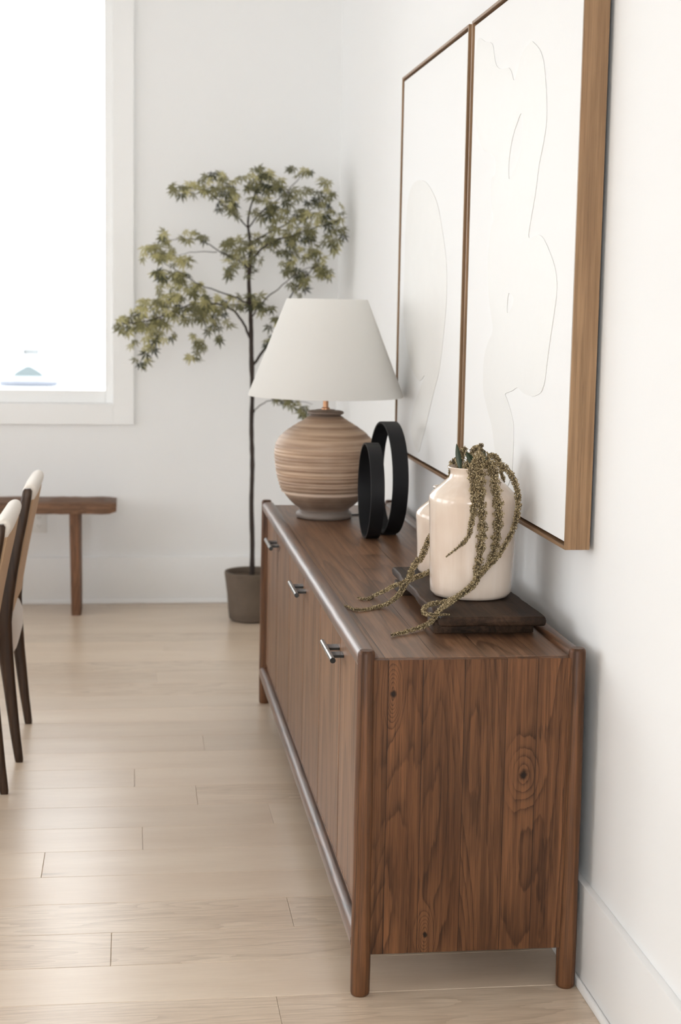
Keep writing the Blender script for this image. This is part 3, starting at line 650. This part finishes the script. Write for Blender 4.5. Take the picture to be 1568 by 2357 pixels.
ART_B = [(5.559,1.893),(5.611,1.784),(5.613,1.635),(5.616,1.484),(5.534,1.373),(5.415,1.296),(5.266,1.263),(5.17,1.286),(5.319,1.199),(5.413,1.119),(5.385,1.065),(5.264,1.022),(5.2,1.064),(5.129,1.123),(5.013,1.236),(4.917,1.325),(4.851,1.476),(4.837,1.558),(4.858,1.656),(4.94,1.756),(5.04,1.844),(5.236,1.918),(5.437,1.932)]

T1, c1 = painting('framed_painting', 3.3915, 4.547, 'nearer white abstract painting in a thin brown wooden frame, its canvas fully visible')
stroke(ART_A, [ART_H1, ART_H2], c1, M['stroke'])
T2, c2 = painting('framed_painting', 4.589, 5.724, 'farther white abstract painting in a thin wooden frame, behind the lamp shade')
stroke(ART_B, [], c2, M['stroke2'])

# ------------------------------------------------------------------ potted maple
TX, TY = .572, 7.47
TR = thing('potted_maple_tree', (TX, TY, 0), 'small Japanese maple tree in a grey brown clay pot in the room corner', 'tree')
bm = BM(); lathe(bm, [(.085, .0003), (.100, .003), (.108, .012), (.113, .06), (.1205, .13), (.1275, .19), (.132, .222), (.1335, .232), (.131, .2375), (.124, .238), (.120, .232), (.118, .205), (.114, .10), (.10, .02), (.002, .018)], TX, TY, 64, wob=lambda a, z: .0012 * math.sin(z * 130) + .0008 * math.sin(2 * a))
obj('pot', bm, M['pot'], TR, smooth=50)
bm = BM(); lathe(bm, [(.1175, .205), (.11, .2095), (.08, .2115), (.04, .214), (.002, .216)], TX, TY, 40, wob=lambda a, z: .0007 * math.sin(9 * a + z * 400)); obj('soil', bm, M['soil'], TR)
rt = random.Random(12)
def tp_(px, py, dy=0.0): return at(px, py, TY + dy)
tr_pts = [tp_(580, 1325), tp_(581, 1250), tp_(579, 1160), tp_(581, 1070), tp_(579, 980), tp_(581, 900), tp_(579, 820), tp_(578, 750), tp_(575, 690), tp_(573, 640), tp_(577, 590), tp_(575, 550), tp_(571, 515), tp_(576, 480), tp_(590, 440), tp_(605, 405)]
trr = [.0125, .0115, .0105, .0105, .0105, .0105, .011, .0105, .0095, .009, .008, .006, .005, .004, .003, .0015]
C = catmull(tr_pts, 5); RR = []
for i in range(len(trr) - 1):
    for k in range(5): RR.append((trr[i] + (trr[i + 1] - trr[i]) * k / 5) * rt.uniform(.92, 1.12))
RR.append(trr[-1])
bm = BM(); tube(bm, C, RR, 12); obj('trunk', bm, M['bark'], TR, smooth=60)
brs = [([(579, 785, 0), (560, 745, .02), (535, 712, .03), (500, 700, .0), (440, 700, -.05), (370, 730, -.1), (300, 745, -.12), (268, 742, -.12)], .0065),
       ([(577, 735, 0), (600, 700, -.04), (640, 665, -.08), (690, 625, -.1), (740, 610, -.12)], .004),
       ([(580, 845, 0), (612, 800, .05), (640, 750, .08), (665, 690, .08), (700, 640, .06), (745, 600, .04)], .007),
       ([(573, 700, 0), (530, 680, -.06), (460, 655, -.1), (420, 630, -.12), (370, 600, -.12)], .004),
       ([(574, 620, 0), (550, 600, .06), (510, 582, .1), (475, 560, .12), (440, 548, .12), (350, 560, .1)], .0042),
       ([(500, 580, .1), (450, 580, .12), (420, 585, .12), (380, 590, .1)], .002),
       ([(576, 600, 0), (620, 560, -.08), (680, 540, -.12), (740, 520, -.12), (800, 500, -.1)], .005),
       ([(572, 525, 0), (600, 490, .06), (650, 450, .1), (690, 410, .12), (700, 388, .12)], .0038),
       ([(573, 525, 0), (545, 500, -.04), (515, 470, -.05), (470, 440, -.05), (405, 432, -.04)], .0036),
       ([(576, 560, 0), (650, 520, .08), (720, 480, .1), (760, 450, .1)], .0035),
       ([(582, 950, 0), (600, 932, -.02), (630, 922, -.03), (690, 925, -.05), (720, 930, -.05)], .003),
       ([(440, 700, -.05), (470, 740, -.06), (470, 780, -.06), (448, 825, -.06)], .0022),
       ([(370, 730, -.1), (360, 780, -.1), (325, 820, -.1)], .0022)]
for q, r in brs:
    pp = catmull([tp_(*s) for s in q], 5); n = len(pp)
    pp = [p + Vector((rt.uniform(-.003, .003), 0, rt.uniform(-.003, .003))) if 0 < i < n - 1 else p for i, p in enumerate(pp)]
    bm = BM(); tube(bm, pp, [r * (1 - .8 * i / n) for i in range(n)], 8); obj('branch', bm, M['bark'], TR, smooth=60)
cl = [(430, 432, 42, 16, 16), (500, 425, 48, 28, 34), (520, 475, 35, 22, 12), (545, 470, 20, 30, 8), (603, 412, 48, 30, 34), (605, 465, 35, 38, 18), (690, 392, 26, 12, 7), (660, 465, 55, 38, 34), (735, 450, 35, 45, 22), (790, 500, 26, 16, 7), (715, 530, 62, 42, 46), (650, 540, 40, 42, 30), (780, 560, 22, 18, 8), (700, 605, 55, 42, 42), (745, 625, 22, 18, 8), (695, 655, 30, 25, 11), (562, 570, 52, 40, 34), (550, 620, 34, 22, 12), (440, 545, 36, 16, 10), (372, 572, 42, 22, 18), (376, 538, 10, 14, 4), (400, 612, 50, 34, 28), (350, 590, 25, 14, 6), (415, 660, 55, 34, 34), (430, 700, 66, 40, 46), (350, 715, 55, 34, 34), (300, 742, 34, 22, 14), (275, 745, 14, 12, 3), (365, 760, 48, 24, 22), (480, 710, 48, 36, 30), (498, 755, 30, 28, 12), (460, 785, 22, 22, 7), (447, 822, 14, 16, 5), (322, 826, 18, 16, 5), (345, 800, 18, 16, 6), (308, 790, 14, 10, 3), (565, 692, 56, 16, 20), (605, 705, 24, 18, 7), (630, 740, 22, 14, 6), (622, 790, 12, 26, 6), (640, 922, 28, 9, 7), (690, 935, 22, 14, 7), (702, 958, 8, 8, 2), (770, 470, 16, 20, 5), (600, 392, 22, 10, 5), (812, 500, 8, 8, 4), (795, 530, 12, 14, 5)]
bm = BM(); lay = bm.faces.layers.float.new('tone')
def leaf(c, size, tone):
    ax = Vector((rt.gauss(0, .5), -1 + rt.gauss(0, .5), rt.gauss(.35, .5))).normalized()
    dn = Vector((rt.gauss(0, .6), rt.gauss(0, .3), -1)).normalized(); u = (dn - ax * dn.dot(ax)).normalized(); v = ax.cross(u)
    lobes = [(0, 1.0), (.72, .92), (-.72, .92), (1.35, .72), (-1.35, .72), (2.0, .42), (-2.0, .42)]
    c0 = bm.verts.new(c)
    droop = rt.uniform(.1, .4)
    for a, l in lobes:
        a += rt.uniform(-.08, .08); l *= size * rt.uniform(.85, 1.1)
        def pnt(ang, rad, dz): return bm.verts.new(c + (u * math.cos(ang) + v * math.sin(ang)) * rad - ax * dz)
        w_ = .27
        p1, p2 = pnt(a - w_, l * .42, droop * l * .1 + .0015), pnt(a + w_, l * .42, droop * l * .1 + .0015)
        p3 = pnt(a, l, droop * l * .5); pm = pnt(a, l * .45, -.0005)
        for f in ((c0, p1, pm), (c0, pm, p2), (p1, p3, pm), (pm, p3, p2)):
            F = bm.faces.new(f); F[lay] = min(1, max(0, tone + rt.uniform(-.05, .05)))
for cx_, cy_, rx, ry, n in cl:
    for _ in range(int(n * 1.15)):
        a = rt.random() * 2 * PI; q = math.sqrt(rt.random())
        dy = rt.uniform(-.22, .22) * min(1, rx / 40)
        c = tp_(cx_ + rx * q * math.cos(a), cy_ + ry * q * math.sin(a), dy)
        base_t = .48 + .16 * (cx_ < 450) + (.1 if q * math.sin(a) < 0 else -.08)  # flare haze put into the left leaf tones; upper leaves of a cluster lighter
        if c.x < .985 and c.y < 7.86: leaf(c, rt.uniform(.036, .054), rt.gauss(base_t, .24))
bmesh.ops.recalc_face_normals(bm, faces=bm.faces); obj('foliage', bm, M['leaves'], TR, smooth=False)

# ------------------------------------------------------------------ bench and socket
BN = thing('bench', (-.72, 7.70, 0), 'rustic brown wooden bench with plank legs standing below the window', 'bench')
bm = BM(); rr = random.Random(9)
y0_, y1_ = 7.575, 7.83; K = 40; rows = []
sec = [(0, .004), (0, .048), (.006, .054), (1, .054), (1.0, .0)]
for j in range(K + 1):
    x_ = -1.37 + (1.298) * j / K; wz, wy = rr.uniform(-.0014, .0014), rr.uniform(-.003, .003); e = .012 if j in (0, K) else 0
    e2 = .010 * (j > K - 1)
    rows.append([bm.verts.new((x_, y0_ + wy + e, .497 + wz + e2)), bm.verts.new((x_, y0_ + wy - .003 + e, .520)), bm.verts.new((x_, y0_ + wy + .002 + e, .545 + wz)), bm.verts.new((x_, y0_ + .01 + e, .550 + wz - e * .3)), bm.verts.new((x_, y1_ - .008, .550 - wz - e * .3)), bm.verts.new((x_, y1_ - wy, .543)), bm.verts.new((x_, y1_, .497 + e2))])
for j in range(K):
    for i in range(7):
        k = (i + 1) % 7; bm.faces.new((rows[j][i], rows[j][k], rows[j + 1][k], rows[j + 1][i]))
bm.faces.new(rows[0]); bm.faces.new(rows[-1][::-1]); bmesh.ops.recalc_face_normals(bm, faces=bm.faces)
obj('seat', bm, M['bench'], BN, smooth=35)
for x_ in (-.268, -1.18):
    bm = BM(); loft(bm, [(x_ + .003, 7.715, 0, .024, .112), (x_ + .0022, 7.715, .15, .0255, .11), (x_, 7.715, .35, .0265, .105), (x_ - .001, 7.715, .4975, .028, .10)], 24, 9); obj('leg', bm, M['benchleg'], BN, smooth=35)
OT = thing('wall_outlet', (-.455, 7.92, .415), 'white electrical outlet plate on the back wall behind the bench', 'outlet')
bm = BM(); box(bm, -.4925, -.4175, 7.914, 7.92, .3575, .4725, .002, 2); obj('cover_plate', bm, M['plastic'], OT)
for z_ in (.393, .437):
    bm = BM(); box(bm, -.4715, -.4385, 7.912, 7.9145, z_ - .013, z_ + .013, .002, 2); s_ = obj('socket', bm, M['plastic'], OT)
    bm = BM(); box(bm, -.4625, -.4605, 7.9112, 7.9125, z_ - .004, z_ + .005); box(bm, -.4495, -.4475, 7.9112, 7.9125, z_ - .004, z_ + .004); box(bm, -.4565, -.4535, 7.9112, 7.9125, z_ - .010, z_ - .007); obj('socket_slots', bm, M['slot'], s_, smooth=False)

# ------------------------------------------------------------------ dining chairs
CX, CY = -.62, 5.41
CH = thing('dining_chair', (CX, CY, 0), 'dark wooden dining chair with cream padded back, farther from the camera', 'chair', None)
def post(x, z): return x, z
line = [(-.3675, .0, .010, .009), (-.3685, .010, .0115, .010), (-.380, .10, .0135, .0115), (-.399, .28, .017, .0125), (-.4105, .40, .021, .013), (-.4135, .47, .022, .0135), (-.4045, .54, .020, .0135), (-.386, .64, .017, .013), (-.368, .73, .0155, .0125), (-.352, .80, .0145, .012), (-.337, .875, .0135, .0115), (-.3335, .900, .0125, .011), (-.3325, .908, .008, .008)]
for yy in (CY - .24, CY + .24):
    bm = BM(); loft(bm, [(x_, yy, z_, hx * 1.22, hy * 1.1) for x_, z_, hx, hy in line], 20, 3.2)
    l_ = obj('leg', bm, M['walnut'], CH, smooth=50)
    bm = BM(); lathe(bm, [(.008, 0.0002), (.0095, .002), (.0095, .010)], -.3675, yy, 16); obj('foot_glide', bm, M['gunk'], l_)
for yy in (CY - .235, CY + .235):
    bm = BM(); loft(bm, [(-.875, yy, 0, .010, .010), (-.868, yy, .1, .012, .012), (-.852, yy, .30, .017, .0155), (-.845, yy, .425, .019, .017)], 20, 3.2)
    obj('leg', bm, M['walnut'], CH, smooth=50)
bm = BM(); box(bm, -.845, -.425, CY - .232, CY - .212, .355, .41, .003); box(bm, -.845, -.425, CY + .212, CY + .232, .355, .41, .003); box(bm, -.86, -.84, CY - .225, CY + .225, .355, .41, .003)
obj('seat_frame', bm, M['walnut'], CH, smooth=35)
bm = BM(); xc, hx = -.612, .235
loft(bm, [(xc - .03, CY, .272, .08, .10), (xc - .015, CY, .279, .150, .150), (xc - .004, CY, .300, .200, .185), (xc, CY, .345, .226, .205), (xc + .002, CY, .40, .238, .2135), (xc + .002, CY, .45, .238, .2145), (xc, CY, .478, .230, .210), (xc, CY, .495, .205, .195), (xc, CY, .502, .15, .14), (xc, CY, .504, .05, .05)], 48, 4.2)
obj('seat', bm, M['seatc'], CH, smooth=70)
def plx(z):
    for (xa, za, *_), (xb, zb, *_) in zip(line[:-1], line[1:]):
        if za <= z <= zb: return xa + (xb - xa) * (z - za) / (zb - za)
bm = BM(); zs = [.50 + .37 * i / 12 for i in range(13)]; rows = []
for z_ in zs:
    x_ = plx(z_) + .019; row = []
    for (dx, dyy) in ((-.016, -.2245), (-.018, -.21), (-.022, 0), (-.018, .21), (-.016, .2245), (.004, .2245), (.007, .2), (.004, 0), (.007, -.2), (.004, -.2245)): row.append(bm.verts.new((x_ + dx, CY + dyy, z_)))
    rows.append(row)
for j in range(12):
    for i in range(10):
        k = (i + 1) % 10; bm.faces.new((rows[j][i], rows[j][k], rows[j + 1][k], rows[j + 1][i]))
bm.faces.new(rows[0][::-1]); bm.faces.new(rows[-1]); bmesh.ops.recalc_face_normals(bm, faces=bm.faces)
bk = obj('backrest', bm, M['tan'], CH, smooth=50)
bm = BM(); ys = [CY - .2275, CY - .2255, CY - .220, CY - .21, CY - .1, CY, CY + .1, CY + .21, CY + .220, CY + .2255, CY + .2275]; rs = [.012, .019, .0245, .027, .028, .029, .028, .027, .0245, .019, .012]; rows = []; n = 24
for y_, r_ in zip(ys, rs):
    row = []
    for i in range(n):
        a = 2 * PI * i / n; c_, s_ = math.cos(a), math.sin(a)
        zz_ = s_ * r_ * (1.0 if s_ > 0 else 1.9); xx_ = c_ * r_ * .86 + zz_ * .22
        row.append(bm.verts.new((-.329 + xx_, y_, .893 + zz_)))
    rows.append(row)
for j in range(len(ys) - 1):
    for i in range(n):
        k = (i + 1) % n; bm.faces.new((rows[j][i], rows[j + 1][i], rows[j + 1][k], rows[j][k]))
bm.faces.new(rows[0]); bm.faces.new(rows[-1][::-1]); bmesh.ops.recalc_face_normals(bm, faces=bm.faces)
obj('back_pad', bm, M['cream'], CH, smooth=60, label='cream padded top roll of the backrest')
def dup(root, loc):
    m = {}
    def cp(o, par):
        c = o.copy(); sc.collection.objects.link(c)
        if par: c.parent = par; c.matrix_parent_inverse = o.matrix_parent_inverse
        for ch in list(o.children): cp(ch, c)
        return c
    r = cp(root, None); r.location = loc; return r
C2 = dup(CH, (CX - .022, CY - .82, 0)); C2['label'] = 'dark wooden dining chair cut off at the left edge, nearer the camera'

# ------------------------------------------------------------------ outside the far window
bm = BM(); box(bm, -80, 60, 8.3, 140, -1.7, -1.5); struct('ground', bm, M['ground'], smooth=False)
CRX, CRY, CRZ = -3.38, 55.5, -1.5
CA = thing('parked_car', (CRX, CRY, CRZ), 'pale washed-out car parked far away outside the window, seen from the front', 'car')
bm = BM()
def cs(y, hw, z0, z1, rd=.12):
    hw, z0, z1 = hw, z0 + CRZ, z1 + CRZ
    return [bm.verts.new((CRX + a * hw, CRY + y, z0 + (z1 - z0) * b_)) for a, b_ in ((-.92, 0), (-1, .25), (-1, .7), (-.9, .95), (-.5, 1), (0, 1.02), (.5, 1), (.9, .95), (1, .7), (1, .25), (.92, 0))]
R1 = [cs(-2.0, .80, .10, .74), cs(-1.95, .92, .06, .82), cs(-1.2, .95, .1, .90), cs(-.6, .95, .1, .95), cs(1.2, .95, .1, .97), cs(1.9, .92, .1, .94), cs(2.1, .82, .2, .8)]
for j in range(len(R1) - 1):
    for i in range(11):
        k = (i + 1) % 11; bm.faces.new((R1[j][i], R1[j][k], R1[j + 1][k], R1[j + 1][i]))
bm.faces.new(R1[0][::-1]); bm.faces.new(R1[-1])
loft(bm, [(CRX, CRY + .35, CRZ + .90, .84, 1.15), (CRX, CRY + .45, CRZ + 1.15, .74, .85), (CRX, CRY + .5, CRZ + 1.32, .62, .6), (CRX, CRY + .5, CRZ + 1.36, .5, .5)], 24, 4)
bmesh.ops.recalc_face_normals(bm, faces=bm.faces); obj('body', bm, M['cwhite'], CA)
bm = BM(); v = [bm.verts.new(q) for q in ((CRX - .27, CRY - .70, CRZ + .99), (CRX - .1, CRY - .70, CRZ + 1.04), (CRX + .1, CRY - .70, CRZ + 1.04), (CRX + .27, CRY - .70, CRZ + .99), (CRX + .30, CRY - .42, CRZ + 1.22), (CRX - .30, CRY - .42, CRZ + 1.22))]
bm.faces.new(v); bmesh.ops.solidify(bm, geom=bm.faces[:], thickness=.02); obj('windscreen', bm, M['chood2'], CA, smooth=False)
bm = BM(); sh = [(-1, 0), (1, 0), (.85, .35), (.6, .6), (.3, .85), (.12, 1), (-.12, 1), (-.3, .85), (-.6, .6), (-.85, .35)]
va, vb = [[bm.verts.new((CRX + a * .52, CRY + yy, CRZ + .34 + z_ * .36)) for a, z_ in sh] for yy in (-2.10, -1.97)]
for i in range(10): bm.faces.new((va[i], va[(i + 1) % 10], vb[(i + 1) % 10], vb[i]))
bm.faces.new(va); bm.faces.new(vb[::-1]); bmesh.ops.recalc_face_normals(bm, faces=bm.faces); obj('hood_reflection', bm, M['chood'], CA, smooth=False)  # dark arch standing in for the reflection on the hood
bm = BM(); box(bm, CRX - .95, CRX + .95, CRY - 2.08, CRY - 1.98, CRZ + .03, CRZ + .21, .03); obj('bumper', bm, M['cgrille'], CA)
for sx_ in (-1, 1):
    for yy in (-1.3, 1.35):
        bm = BM(); tube(bm, [(CRX + sx_ * .72, CRY + yy, CRZ + .31), (CRX + sx_ * .90, CRY + yy, CRZ + .31)], .31, 24); obj('wheel', bm, M['tyre'], CA)
